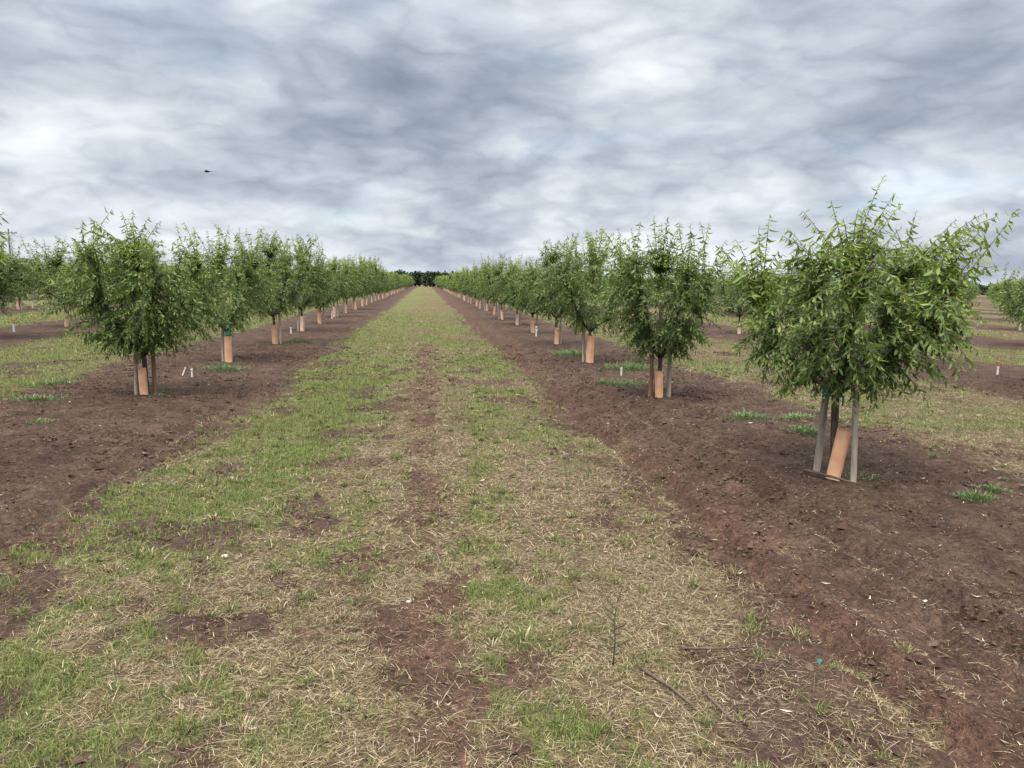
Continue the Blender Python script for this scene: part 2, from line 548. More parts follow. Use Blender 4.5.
# ------------------------------------------------------------------ ground sheet
def build_ground():
    xd = np.arange(-6.5, 8.5001, .035)
    step, xl = .05, [-6.5]
    while xl[-1] > -60: step = min(step * 1.06, .5); xl.append(xl[-1] - step)
    while xl[-1] > -900: step *= 1.35; xl.append(xl[-1] - step)
    step, xr = .05, [8.5]
    while xr[-1] < 90: step = min(step * 1.05, .5); xr.append(xr[-1] + step)
    while xr[-1] < 900: step *= 1.35; xr.append(xr[-1] + step)
    X = np.concatenate([xl[:0:-1], xd, xr[1:]])
    yd = np.arange(1.2, 10.0, .035)
    step, yf = .035, [10.0]
    while yf[-1] < 230: step = min(step * 1.03, 1.2); yf.append(yf[-1] + step)
    while yf[-1] < 2500: step *= 1.3; yf.append(yf[-1] + step)
    step, yb = .1, [1.2]
    while yb[-1] > -60: step *= 1.3; yb.append(yb[-1] - step)
    Y = np.concatenate([yb[:0:-1], yd, yf])
    gx, gy = np.meshgrid(X, Y)
    x, y = gx.ravel(), gy.ravel()
    s, g = fields(x, y)
    h = height(x, y)
    # crumbly soil surface near the camera
    nearm = (1 - sstep(12, 20, y)) * (np.abs(x) < 9)
    h = h + nearm * s * (fbm(x * 9, y * 9, 41, 4) - .5) * .085
    # level beyond the orchard
    h = h * (1 - sstep(150, 300, y)) * (1 - sstep(80, 200, np.abs(x)))
    out = (y > 232) | (np.abs(x) > 150)
    s = np.where(out, 0, s)
    red = np.exp(-((x - 1.95 - .25 * (fbm(y * .4, x * 0, 61) - .5)) / .42) ** 2) * .9 + np.exp(-((x + 2.3) / .35) ** 2) * .3 + np.exp(-((x - .05) / .5) ** 2) * .9
    red = np.clip(red * (.4 + 1.1 * fbm(x * 2.2, y * .8, 63)), 0, 1)
    nx, ny = len(X), len(Y)
    i = np.arange(ny - 1)[:, None] * nx
    j = np.arange(nx - 1)[None, :]
    Q = np.stack([i + j, i + j + 1, i + nx + j + 1, i + nx + j], -1).reshape(-1, 4)
    me = mesh_np("ground", np.stack([x, y, h], -1), [Q], [M_GROUND], None, True, {'soil': s, 'green': g, 'red': red})
    o = link("ground", me)
    tag(o, "mown orchard floor of grass lanes between bare red brown soil strips", "ground", kind='structure')


build_ground()


def in_view(x, y, margin=1.6):
    """rough footprint of the photograph and a step to its side"""
    a = np.stack([x, y], -1)
    cx = a @ np.array([math.cos(YAW), -math.sin(YAW)])
    cy = a @ np.array([math.sin(YAW), math.cos(YAW)])
    return (np.abs(cx) < cy * .70 + margin) & (cy > 1.3)


def blades(P, head, lean, L, Wd, col, seg=2, curl=.4):
    """thin tapered blades: base P, heading, lean from vertical (0 up, pi/2 flat)"""
    n = len(P)
    d = np.stack([np.cos(head) * np.sin(lean), np.sin(head) * np.sin(lean), np.cos(lean)], -1)
    l2 = np.minimum(lean + curl, 1.62)
    d2 = np.stack([np.cos(head) * np.sin(l2), np.sin(head) * np.sin(l2), np.cos(l2)], -1)
    side = np.stack([-np.sin(head), np.cos(head), np.zeros(n)], -1)
    w = (Wd / 2)[:, None] * side
    if seg == 2:
        p1 = P + d * (L * .55)[:, None]
        p2 = p1 + d2 * (L * .45)[:, None]
        V = np.stack([P - w, P + w, p1 + w * .8, p1 - w * .8, p2], 1).reshape(-1, 3)
        b = np.arange(n)[:, None] * 5
        F = [b + np.array([[0, 1, 2, 3]]), b + np.array([[3, 2, 4]])]
        C = np.repeat(col, 5, axis=0)
    else:
        p2 = P + d * L[:, None]
        V = np.stack([P - w, P + w, p2], 1).reshape(-1, 3)
        F = [np.arange(n)[:, None] * 3 + np.array([[0, 1, 2]])]
        C = np.repeat(col, 3, axis=0)
    return V, F, C


def join(parts):
    V, F, C, n = [], {}, [], 0
    for v, f, c in parts:
        V.append(v); C.append(c)
        for a in f:
            F.setdefault(a.shape[1], []).append(a + n)
        n += len(v)
    return np.vstack(V), [np.vstack(a) for a in F.values()], np.vstack(C)


def pick(rng, cols, n):
    c = np.array(cols)[rng.integers(0, len(cols), n)]
    return c * rng.uniform(.75, 1.25, (n, 1)) * rng.uniform(.94, 1.06, (n, 3))


GREENS = [(.09, .13, .026), (.13, .168, .036), (.068, .108, .022), (.185, .195, .052), (.055, .095, .024)]
STRAWS = [(.24, .18, .095), (.36, .285, .165), (.15, .105, .055), (.25, .175, .10), (.085, .058, .034), (.48, .40, .26), (.17, .135, .06), (.10, .07, .04)]


def build_turf():
    rng = np.random.default_rng(5)
    gp, sp = [], []
    zones = [  # x0,x1,y0,y1, tries per m2, blade scale, width scale, segments
        (-3.8, 4.5, 1.4, 4.2, 15000, 1.0, .85, 2),
        (-5.5, 7.5, 4.2, 7.5, 6500, 1.1, 1.3, 2),
        (-9.0, 13.0, 7.5, 13.0, 2600, 1.2, 2.2, 1),
        (-15., 20., 13.0, 24.0, 620, 1.35, 4.2, 1),
        (-24., 34., 24.0, 45.0, 150, 1.6, 8.0, 1),
    ]
    for x0, x1, y0, y1, dens, ls, ws, seg in zones:
        n = int((x1 - x0) * (y1 - y0) * dens)
        x = rng.uniform(x0, x1, n); y = rng.uniform(y0, y1, n)
        k = in_view(x, y)
        x, y = x[k], y[k]
        s, g = fields(x, y)
        u = rng.random(len(x))
        keep = u < (1 - s * 1.05) * (1 - sstep(26, 45, y))
        x, y, s, g = x[keep], y[keep], s[keep], g[keep]
        clump = fbm(x * 7, y * 7, 91, 3)
        green = rng.random(len(x)) < np.clip((g - .12) * 1.25 + (clump - .5) * 1.6, .03, .96)
        # green shoots
        xa, ya, ga, ca = x[green], y[green], g[green], clump[green]
        m = len(xa)
        P = np.stack([xa, ya, height(xa, ya) - .004], -1)
        L = rng.uniform(.018, .045, m) * ls * (.55 + .9 * ca + .45 * np.clip(ga - .5, 0, 1))
        W = rng.uniform(.0022, .0045, m) * ws
        col = pick(rng, GREENS, m)
        yel = rng.random(m)[:, None]
        col = col * (1 - .35 * yel) + np.array([.22, .20, .085]) * .35 * yel
        V, F, C = blades(P, rng.uniform(0, 6.283, m), rng.uniform(.1, 1.15, m), L, W, col, seg, .5)
        gp.append((V, F, C))
        # dead straw lying about
        xb, yb = x[~green], y[~green]
        sel = rng.random(len(xb)) < .85
        xb, yb = xb[sel], yb[sel]
        m = len(xb)
        P = np.stack([xb, yb, height(xb, yb) + rng.uniform(-.002, .012, m)], -1)
        L = rng.gamma(2.0, .0155, m) * ls + .010
        L = np.minimum(L, .20)
        W = rng.uniform(.0009, .0022, m) * ws
        V, F, C = blades(P, rng.uniform(0, 6.283, m), rng.uniform(1.2, 1.62, m), L, W, pick(rng, STRAWS, m), seg, .15)
        sp.append((V, F, C))
    # tufts that the mower left: many short blades from one root
    nt_ = 2600
    tx = rng.uniform(-4.5, 6.0, nt_); ty = 1.5 + 16 * rng.random(nt_) ** 1.5
    ts, tg = fields(tx, ty)
    k = in_view(tx, ty) & (rng.random(nt_) < (1 - 1.02 * ts))
    tx, ty, tg = tx[k], ty[k], tg[k]
    kk = rng.integers(22, 70, len(tx))
    idx = np.repeat(np.arange(len(tx)), kk)
    m = len(idx)
    hd = rng.uniform(0, 6.283, m)
    rr = rng.gamma(1.5, .014, m)
    bx, by = tx[idx] + np.cos(hd) * rr, ty[idx] + np.sin(hd) * rr
    tone = rng.random(len(tx))[idx]
    P = np.stack([bx, by, height(bx, by) - .004], -1)
    L = rng.uniform(.022, .062, m) * (.7 + .6 * rng.random(len(tx))[idx])
    col = pick(rng, [(.07, .10, .026), (.10, .125, .034), (.13, .14, .042)], m)
    dryc = pick(rng, STRAWS, m)
    wdry = ((tone > .75) * .6 + .12)[:, None]
    lushm = (rng.random(m) < wdry[:, 0])[:, None]
    col = np.where(lushm, dryc, col)
    gp.append(blades(P, hd + rng.normal(0, .5, m), rng.uniform(.15, 1.1, m), L, rng.uniform(.002, .0042, m) * (1 + by / 9), col, 2, .5))
    # scattered straw on the bare soil strips
    n = 200000
    x = rng.uniform(-6, 9, n); y = 1.4 + 14 * rng.random(n) ** 1.5
    s, g = fields(x, y)
    lines = np.exp(-((x - 1.98) / .07) ** 2) + np.exp(-((x - 2.5) / .06) ** 2) + .7 * np.exp(-((x - 3.0) / .05) ** 2)
    k = in_view(x, y) & (s > .5) & (rng.random(n) < .18 + .6 * sstep(.45, .62, fbm(x * 1.6, y * 1.1, 103)) + .6 * lines)
    x, y = x[k], y[k]
    m = len(x)
    P = np.stack([x, y, height(x, y) + rng.uniform(.004, .016, m)], -1)
    far = 1 + y / 9
    V, F, C = blades(P, rng.uniform(0, 6.283, m), rng.uniform(1.3, 1.6, m), rng.gamma(2, .012, m) + .006,
                     rng.uniform(.0009, .0020, m) * far, pick(rng, STRAWS, m) * .85, 2, .15)
    sp.append((V, F, C))
    V, F, C = join(gp)
    o = link("grass", mesh_np("grass", V, F, [M_BLADE], None, False, None, C))
    tag(o, "short patchy green grass growing in the mown lanes", "grass", kind='stuff')
    V, F, C = join(sp)
    o = link("straw_litter", mesh_np("straw_litter", V, F, [M_STRAW], None, False, None, C))
    tag(o, "dry pale cut straw scattered over grass and soil", "straw", kind='stuff')


build_turf()


def build_crumbs():
    """soil clods and pale leaf crumbs: nobody could count them"""
    rng = np.random.default_rng(9)
    oct_v = np.array([(1, 0, 0), (-1, 0, 0), (0, 1, 0), (0, -1, 0), (0, 0, 1), (0, 0, -1)], float)
    oct_f = np.array([(0, 2, 4), (2, 1, 4), (1, 3, 4), (3, 0, 4), (2, 0, 5), (1, 2, 5), (3, 1, 5), (0, 3, 5)])
    n = 210000
    x = rng.uniform(-7, 11, n); y = 1.5 + 17 * rng.random(n) ** 1.6
    s, g = fields(x, y)
    k = in_view(x, y) & (s > .45) & (rng.random(n) < .15 + sstep(.42, .66, fbm(x * 1.2, y * 1.2, 131)))
    x, y = x[k], y[k]
    m = len(x)
    r = (rng.gamma(1.3, .0038, m) + .0025)[:, None, None] * (1 + y[:, None, None] * .045)
    V = oct_v[None] * rng.uniform(.55, 1.25, (m, 6, 1)) + rng.normal(0, .18, (m, 6, 3))
    V[:, :, 2] *= .7
    V = V * r + np.stack([x, y, height(x, y) + .004], -1)[:, None, :]
    F = (np.arange(m)[:, None, None] * 6 + oct_f[None]).reshape(-1, 3)
    C = pick(rng, [(.052, .029, .020), (.070, .041, .028), (.038, .021, .015), (.09, .058, .041)], m)
    o = link("soil_clods", mesh_np("soil_clods", V.reshape(-1, 3), [F], [blade_material("soil_clod", 0, .95)], None, False, None, np.repeat(C, 6, axis=0)))
    tag(o, "loose crumbs and clods of dark red brown soil", "soil", kind='stuff')
    # dry leaves: little curled lozenges
    n = 5200
    x = rng.uniform(-5, 8, n); y = 1.6 + 13 * rng.random(n) ** 1.5
    k = in_view(x, y) & (rng.random(n) < .35 + .65 * (np.abs(x - 2.6) < 2.6))
    x, y = x[k], y[k]
    m = len(x)
    a = rng.uniform(0, 6.283, m)
    L = rng.gamma(2.2, .0034, m) * (1 + y * .03) + .004; W = L * rng.uniform(.3, .7, m)
    c, sn = np.cos(a), np.sin(a)
    z = height(x, y) + .014
    up = rng.uniform(0, .012, (m, 2))
    base = np.stack([x, y, z], -1)
    dx = np.stack([c, sn, np.zeros(m)], -1); dy = np.stack([-sn, c, np.zeros(m)], -1)
    ez = np.array([0, 0, 1.0])
    V = np.stack([base - dx * L[:, None] + ez * up[:, :1], base + dy * W[:, None] * .5, base + dx * L[:, None] + ez * up[:, 1:], base - dy * W[:, None] * .5], 1)
    F = np.arange(m)[:, None] * 4 + np.array([[0, 1, 2, 3]])
    C = pick(rng, [(.26, .19, .12), (.19, .13, .08), (.42, .35, .25), (.15, .10, .065), (.30, .22, .15)], m)
    o = link("leaf_litter", mesh_np("leaf_litter", V.reshape(-1, 3), [F], [M_STRAW], None, False, None, np.repeat(C, 4, axis=0)))
    tag(o, "small pale dry leaves and chips strewn on the ground", "leaf litter", kind='stuff')


build_crumbs()


# ------------------------------------------------------------------ almond trees
def bez(p0, p1, p2, n):
    t = np.linspace(0, 1, n)[:, None]
    return (1 - t) ** 2 * p0 + 2 * t * (1 - t) * p1 + t * t * p2


def leaf_mesh_arrays(B, D, S, L, W, curl):
    """lanceolate leaves: base, direction, side vector, length, width, droop"""
    Nn = np.cross(D, S)
    def pt(t, s):
        c = -curl * t * t
        return B + D * (L * t)[:, None] + S * (W * s)[:, None] + Nn * (L * (c + abs(s) * .16))[:, None]
    V = np.stack([pt(0, 0), pt(.3, .5), pt(.3, -.5), pt(.68, .36), pt(.68, -.36), pt(1.0, 0)], 1).reshape(-1, 3)
    b = np.arange(len(B))[:, None] * 6
    F3 = np.vstack([b + np.array([[0, 1, 2]]), b + np.array([[3, 5, 4]])])
    F4 = b + np.array([[1, 3, 4, 2]])
    return V, F3, F4


def grow_tree(seed, H=2.35, RAD=1.08, shoots=210, spacing=.024, leaf=.082, tips=None, squash=(1, 1), leaf_w=.24, top=11, low=.74, limbs=7):
    rng = np.random.default_rng(seed)
    wood, crown = MB(), MB()
    zt = low - .10
    lean = rng.normal(0, .03, 2)
    tp = np.array([[0, 0, -.05], [lean[0] * .3, lean[1] * .3, .2], [lean[0] * .7, lean[1] * .7, .45], [lean[0], lean[1], zt]])
    wood.tube(tp, [.042, .034, .031, .033], 8)
    fork = tp[-1]
    limb_pts, limb_dir = [], []
    az0 = rng.uniform(0, 6.28)
    for i in range(limbs):
        az = az0 + i * 6.283 / limbs + rng.normal(0, .25)
        rr = RAD * (rng.uniform(.38, .72) if i else .10)
        e = np.array([math.cos(az) * rr * squash[0], math.sin(az) * rr * squash[1], low + (H - low) * rng.uniform(.42, .72)])
        c = fork + np.array([math.cos(az) * rr * .62, math.sin(az) * rr * .62, (e[2] - fork[2]) * .32])
        P = bez(fork - [0, 0, .04], c, e, 9)
        P[2:-1] += rng.normal(0, .014, (6, 3))
        wood.tube(P, np.linspace(.025, .007, 9), 6)
        limb_pts.append(P[2:]); limb_dir.append(np.gradient(P, axis=0)[2:])
    LP = np.vstack(limb_pts); LD = np.vstack(limb_dir)
    LD /= np.linalg.norm(LD, axis=1)[:, None]
    # shoot tips spread through an uneven crown
    T = []
    lob = rng.uniform(0, 6.28, 4)
    for i in range(shoots):
        zf = rng.beta(1.25, 1.3)
        z = low - .11 + zf * (H * .93 - low + .11)
        az = rng.uniform(0, 6.283)
        env = np.interp(zf, [0, .12, .30, .50, .70, .88, 1.0], [.42, .72, .95, 1.0, .88, .64, .36])
        env *= 1 + .13 * math.sin(2 * az + lob[0]) + .10 * math.sin(3 * az + lob[1]) + .08 * math.sin(5 * az + 6 * zf + lob[2])
        rr = RAD * env * math.sqrt(rng.uniform(.03, 1.0))
        T.append((math.cos(az) * rr * squash[0], math.sin(az) * rr * squash[1], z, 0))
    for i in range(shoots // 7):           # short leafy shoots low in the middle hide the fork
        az = rng.uniform(0, 6.283); rr = RAD * rng.uniform(.06, .5)
        T.append((math.cos(az) * rr * squash[0], math.sin(az) * rr * squash[1], low + rng.uniform(-.12, .35), 0))
    for i in range(top):
        az = rng.uniform(0, 6.283); rr = RAD * rng.uniform(.05, .72)
        T.append((math.cos(az) * rr * squash[0], math.sin(az) * rr * squash[1], H * rng.uniform(.93, 1.07), 1))
    for tp_ in (tips or []):
        T.append((*tp_, 1))
        for q in range(2):
            f = rng.uniform(.66, .92)
            T.append((tp_[0] * f + rng.normal(0, .13), tp_[1] * f + rng.normal(0, .13), low + (tp_[2] - low) * (f + .02) + rng.normal(0, .05), 1))
    Bs, Ds, Ss, Ls, Ti = [], [], [], [], []
    for tx, ty, tz, kind in T:
        tip = np.array([tx, ty, tz])
        d = np.linalg.norm(LP - tip, axis=1)
        pen = d + .55 * np.maximum(0, LP[:, 2] - tip[2] + .05) + .35 * np.maximum(0, np.hypot(LP[:, 0], LP[:, 1]) - math.hypot(tx, ty))
        pen = pen + rng.uniform(0, .22, len(pen))
        if kind: pen = pen + .25 * (d < .35) + .9 * np.hypot(LP[:, 0] - tx, LP[:, 1] - ty)
        q = int(np.argmin(pen))
        p0 = LP[q]
        ln = np.linalg.norm(tip - p0)
        if ln < .14:
            p0 = p0 * .8 + fork * .2; ln = np.linalg.norm(tip - p0)
        hfrac = max(0.0, (tz - low) / (H - low))
        ctrl = p0 + LD[q] * ln * .38 + np.array([0, 0, ln * (.10 + .22 * (1 - kind) * (1 - hfrac))]) + rng.normal(0, .05, 3) * ln
        if kind: ctrl = p0 + (tip - p0) * .5 + LD[q] * ln * .12 + np.array([(tip[0] - p0[0]) * .06, (tip[1] - p0[1]) * .06, ln * .05]) + rng.normal(0, .05, 3) * ln
        n = 7
        P = bez(p0, ctrl, tip, n)
        if not kind: P[:, 2] -= np.linspace(0, 1, n) ** 2 * .09 * (1 - hfrac) * rng.uniform(-.4, 1.6)
        else: P[-3:] += rng.normal(0, .012, 3) * np.array([[0.3], [.8], [1.6]])
        crown.tube(P, np.linspace(.0062, .0018, n), 4, False, 1)
        seg = np.linalg.norm(np.diff(P, axis=0), axis=1); cum = np.concatenate([[0], np.cumsum(seg)])
        tot = cum[-1]
        m = max(5, int(tot * (.86 if kind == 0 else 1.35) / spacing))
        s = np.linspace(tot * (.12 if kind == 0 else .08), tot, m) + rng.normal(0, .005, m)
        s = np.clip(s, 0, tot)
        B = np.stack([np.interp(s, cum, P[:, k]) for k in range(3)], -1)
        Tg = np.stack([np.interp(s, cum, np.gradient(P[:, k], cum)) for k in range(3)], -1)
        Tg /= np.linalg.norm(Tg, axis=1)[:, None] + 1e-9
        ph = np.arange(m) * 2.4 + rng.uniform(0, 6.28) + rng.normal(0, .3, m)
        ref = np.tile(np.array([0.31, .17, .93]), (m, 1))
        A = np.cross(Tg, ref); A /= np.linalg.norm(A, axis=1)[:, None] + 1e-9
        Bn = np.cross(Tg, A)
        out = np.cos(ph)[:, None] * A + np.sin(ph)[:, None] * Bn
        droop = rng.uniform(.0, .85, m) + .15 * (1 - hfrac) + .45 * kind
        D = Tg * rng.uniform(.25, .8, m)[:, None] + out * rng.uniform(.6, 1.0, m)[:, None]
        D[:, 2] -= droop
        D /= np.linalg.norm(D, axis=1)[:, None]
        S = np.cross(D, np.array([0, 0, 1.0]) + rng.normal(0, .55, (m, 3)))
        S /= np.linalg.norm(S, axis=1)[:, None] + 1e-9
        Lf = leaf * (1 + .28 * kind) * rng.uniform(.5, 1.25, m) * np.interp(s / tot, [0, .8, 1], [1, 1, .6])
        Bs.append(B); Ds.append(D); Ss.append(S); Ls.append(Lf)
        tip_top = np.interp(s / tot, [0, .6, 1], [0, .08, .3]) + .34 * max(hfrac, 0) + .10 * kind  # lighter towards young shoot tips and higher in the crown
        Ti.append(np.clip(rng.normal(.20, .17, m) + tip_top + rng.normal(0, .07), 0, 1))
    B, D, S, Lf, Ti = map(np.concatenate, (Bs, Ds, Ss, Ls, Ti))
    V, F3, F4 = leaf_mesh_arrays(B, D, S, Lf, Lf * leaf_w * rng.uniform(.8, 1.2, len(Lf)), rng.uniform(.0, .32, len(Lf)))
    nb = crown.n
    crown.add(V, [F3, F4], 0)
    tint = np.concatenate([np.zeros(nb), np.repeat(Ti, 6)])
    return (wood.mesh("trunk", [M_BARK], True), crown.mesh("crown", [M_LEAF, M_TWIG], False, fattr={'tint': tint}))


ORD = ["first", "second", "third", "fourth", "fifth", "sixth", "seventh", "eighth", "ninth", "tenth", "eleventh", "twelfth", "thirteenth", "fourteenth"]
MID = [grow_tree(100 + i, H=2.44 + .09 * (i % 3), RAD=1.26 + .06 * (i % 2), shoots=480, spacing=.023, leaf=.086, leaf_w=.25, top=24, low=.76) for i in range(7)]
FAR = [grow_tree(200 + i, H=2.52, RAD=1.27, shoots=210, spacing=.05, leaf=.145, leaf_w=.32, top=18, low=.74) for i in range(4)]


def put_tree(protos, i, loc, rz, s, sz=1.0):
    o = empty("almond_tree", loc, rz, s)
    o.scale = (s, s, s * sz)
    tr, cr = protos[i % len(protos)]
    link("trunk", tr, o); link("crown", cr, o)
    return o


# four trees near the camera are grown to outlines of their own: tips of their long shoots, from the foot of the trunk
TIPS_R1 = [(0.16, -0.09, 2.48), (0.23, 0.18, 2.31), (0.17, -0.35, 2.29), (0.54, -0.01, 2.22), (0.17, -0.24, 2.38), (-0.19, 0.06, 2.35), (-0.18, 0.34, 2.14), (-0.09, -0.01, 2.2), (-0.57, 0.38, 2.22), (-0.58, 0.02, 2.11), (-0.59, 0.53, 2.06), (-0.35, 0.24, 2.24), (0.9, -0.66, 2.25), (0.99, -0.39, 2.2), (0.67, -0.54, 2.08), (0.78, -0.5, 2.22), (0.48, -0.54, 1.98), (0.63, -0.45, 2.13), (0.42, -0.46, 1.91), (-0.99, 0.43, 1.95), (-0.75, 0.63, 2.02), (-0.78, 0.32, 1.81), (-0.88, 0.52, 1.88), (-0.65, 0.73, 1.06), (-0.57, 0.66, 0.88), (-0.7, 0.58, 1.3), (-0.55, 0.36, 0.78), (0.76, -0.61, 1.53), (0.68, -0.65, 1.3), (0.97, -0.25, 1.11), (0.89, -0.52, 1.8), (-0.07, -0.23, 2.03), (0.47, -0.2, 2.0), (0.26, 0.04, 2.13), (-0.11, 0.14, 1.96), (-0.37, 0.52, 1.93), (0.53, -0.64, 1.6), (0.64, -0.36, 0.91), (-0.43, 0.23, 0.7), (-0.85, 0.21, 1.53)]
TIPS_L0 = [(0.51, 0.37, 2.29), (0.5, 0.47, 2.08), (0.52, 0.35, 1.9), (0.54, 0.21, 2.0), (0.46, 0.43, 2.25), (0.47, 0.29, 1.87)]
TIPS_R2 = [(-0.88, 0.29, 2.39), (-0.31, 0.26, 2.49), (-0.22, -0.15, 2.55), (0.07, 0.18, 2.55), (0.2, 0.05, 2.48), (0.49, 0.02, 2.49), (0.24, -0.27, 2.29), (-0.43, 0.33, 2.38), (0.69, -0.42, 2.22), (0.79, -0.52, 2.15), (-0.63, 0.43, 2.24), (-0.97, 0.54, 2.09), (0.79, -0.02, 1.94)]
TIPS_L1 = [(-0.61, -0.23, 2.28), (-0.43, -0.29, 2.33), (-0.18, -0.37, 2.45), (-0.23, 0.01, 2.44), (-0.08, 0.11, 2.5), (0.07, 0.24, 2.42), (0.31, -0.03, 2.32), (0.53, 0.0, 2.35), (-0.74, -0.17, 2.05), (-0.96, -0.14, 1.72), (0.62, 0.51, 1.84), (-0.3, -0.32, 2.18), (-0.9, -0.32, 1.28), (-0.86, -0.05, 0.8), (0.81, 0.23, 1.29), (0.83, 0.34, 0.86)]
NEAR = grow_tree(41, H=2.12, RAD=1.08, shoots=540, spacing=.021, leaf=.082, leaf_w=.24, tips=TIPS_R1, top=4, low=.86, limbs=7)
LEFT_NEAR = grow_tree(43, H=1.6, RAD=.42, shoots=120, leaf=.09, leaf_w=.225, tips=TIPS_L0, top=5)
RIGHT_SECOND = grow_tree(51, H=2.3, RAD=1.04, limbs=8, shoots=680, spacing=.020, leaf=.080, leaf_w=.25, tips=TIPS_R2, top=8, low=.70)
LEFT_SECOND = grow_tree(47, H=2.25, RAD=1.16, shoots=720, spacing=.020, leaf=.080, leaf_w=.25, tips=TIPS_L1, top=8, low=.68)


# ------------------------------------------------------------------ guards, stakes, ties, sprinklers
def guard_mesh(h, w, taper, mat):
    b = MB()
    rings = []
    n = 16
    for z, s in ((0, 1.0), (h * .5, 1 + (taper - 1) * .5), (h, taper), (h, taper * .93), (h * .35, .93)):
        pts = []
        for k in range(n):
            a = 2 * math.pi * (k + .5) / n
            c, sn = math.cos(a), math.sin(a)
            e = .75
            pts.append((math.copysign(abs(c) ** e, c) * w / 2 * s, math.copysign(abs(sn) ** e, sn) * w / 2 * s, z))
        rings.append(pts)
    V = np.array(rings).reshape(-1, 3)
    i = np.arange(len(rings) - 1)[:, None] * n
    j = np.arange(n)[None, :]
    Q = np.stack([i + j, i + (j + 1) % n, i + n + (j + 1) % n, i + n + j], -1).reshape(-1, 4)
    b.add(V, [Q])
    return b.mesh("trunk_guard", [mat], False)


G_ORANGE = guard_mesh(.44, .117, 1.0, M_CARTON)
G_PALE = guard_mesh(.42, .108, 1.04, M_CARTON_PALE)


def stake_mesh(h, r, mat, seed):
    rng = np.random.default_rng(seed)
    b = MB()
    z = np.array([-.1, 0, h * .3, h * .6, h * .93, h - .004, h])
    P = np.stack([rng.normal(0, .004, 7), rng.normal(0, .004, 7), z], -1)
    b.tube(P, [r, r, r * .98, r, r * .97, r * .95, r * .8], 9)
    return b.mesh("stake", [mat], True)


ST_GREY = [stake_mesh(.90, .031, M_STAKE, 1), stake_mesh(.88, .025, M_STAKE, 2)]
ST_RED = stake_mesh(.95, .028, M_STAKE_RED, 3)


def stake(x, y, me, label, group=None, tilt=(0, 0)):
    o = link("stake", me, None, (x, y, hz(x, y)))
    o.rotation_euler = (tilt[0], tilt[1], x * 7 % 6)
    return tag(o, label, "stake", group)


def guard(x, y, me, label, group=None, tilt=(0, 0), rz=0.0, s=1.0):
    o = link("trunk_guard", me, None, (x, y, hz(x, y) - .01))
    o.rotation_euler = (tilt[0], tilt[1], rz)
    o.scale = (s, s, s)
    return tag(o, label, "trunk guard", group)


def tie_mesh():
    b = MB()
    th = np.linspace(0, 2 * math.pi, 13)
    for k, z in enumerate((0, .022, .045)):
        P = np.stack([.075 * np.cos(th) * (1 + .1 * k), .045 * np.sin(th), z + .012 * np.sin(th * 2 + k)], -1)
        b.tube(P, .011, 5, False)
    b.tube([(.07, 0, .03), (.10, -.02, -.02), (.09, -.03, -.09)], [.010, .011, .006], 5)
    return b.mesh("tie_tape", [M_TIE], True)


def sleeve_mesh():
    b = MB()
    b.tube([(0, 0, 0), (.004, 0, .08), (0, .004, .17), (0, 0, .22)], [.050, .056, .052, .046], 10)
    return b.mesh("tie_tape", [M_TIE], True)


_rb = MB()
_rb.tube([(0, 0, -.05), (0, 0, .02), (0, 0, .13)], [.017, .017, .016], 10)
_rb.tube([(0, 0, .132), (0, 0, .150)], [.021, .021], 10)
RISER = _rb.mesh("riser", [M_PVC], False)


def head_mesh(mat):
    b = MB()
    b.tube([(0, 0, .150), (0, 0, .165), (0, 0, .185)], [.010, .018, .012], 8)
    b.tube([(.016, 0, .165), (.022, 0, .20), (.012, 0, .235)], .005, 5)
    b.tube([(-.016, 0, .165), (-.022, 0, .20), (-.012, 0, .235)], .005, 5)
    b.tube([(0, 0, .230), (0, 0, .243)], [.026, .018], 10)
    return b.mesh("spray_head", [mat], False)


HEAD_RED, HEAD_WHITE = head_mesh(M_RED), head_mesh(M_PVC)


def sprinkler(x, y, red, label, group=None, s=1.0, tilt=0.0):
    o = empty("sprinkler", (x, y, hz(x, y)), x % 3, s)
    o.rotation_euler = (tilt, tilt * .5, x % 3)
    link("riser", RISER, o)
    if red is not None:
        link("spray_head", HEAD_RED if red else HEAD_WHITE, o)
    return tag(o, label, "sprinkler", group)


# ------------------------------------------------------------------ the two rows along the lane
right_y = [5.94, 10.31, 14.95, 19.2, 23.7]
while right_y[-1] < 196: right_y.append(right_y[-1] + 4.45)
left_y = [6.15, 10.6, 15.07, 19.2, 23.7, 28.1]
while left_y[-1] < 196: left_y.append(left_y[-1] + 4.43)

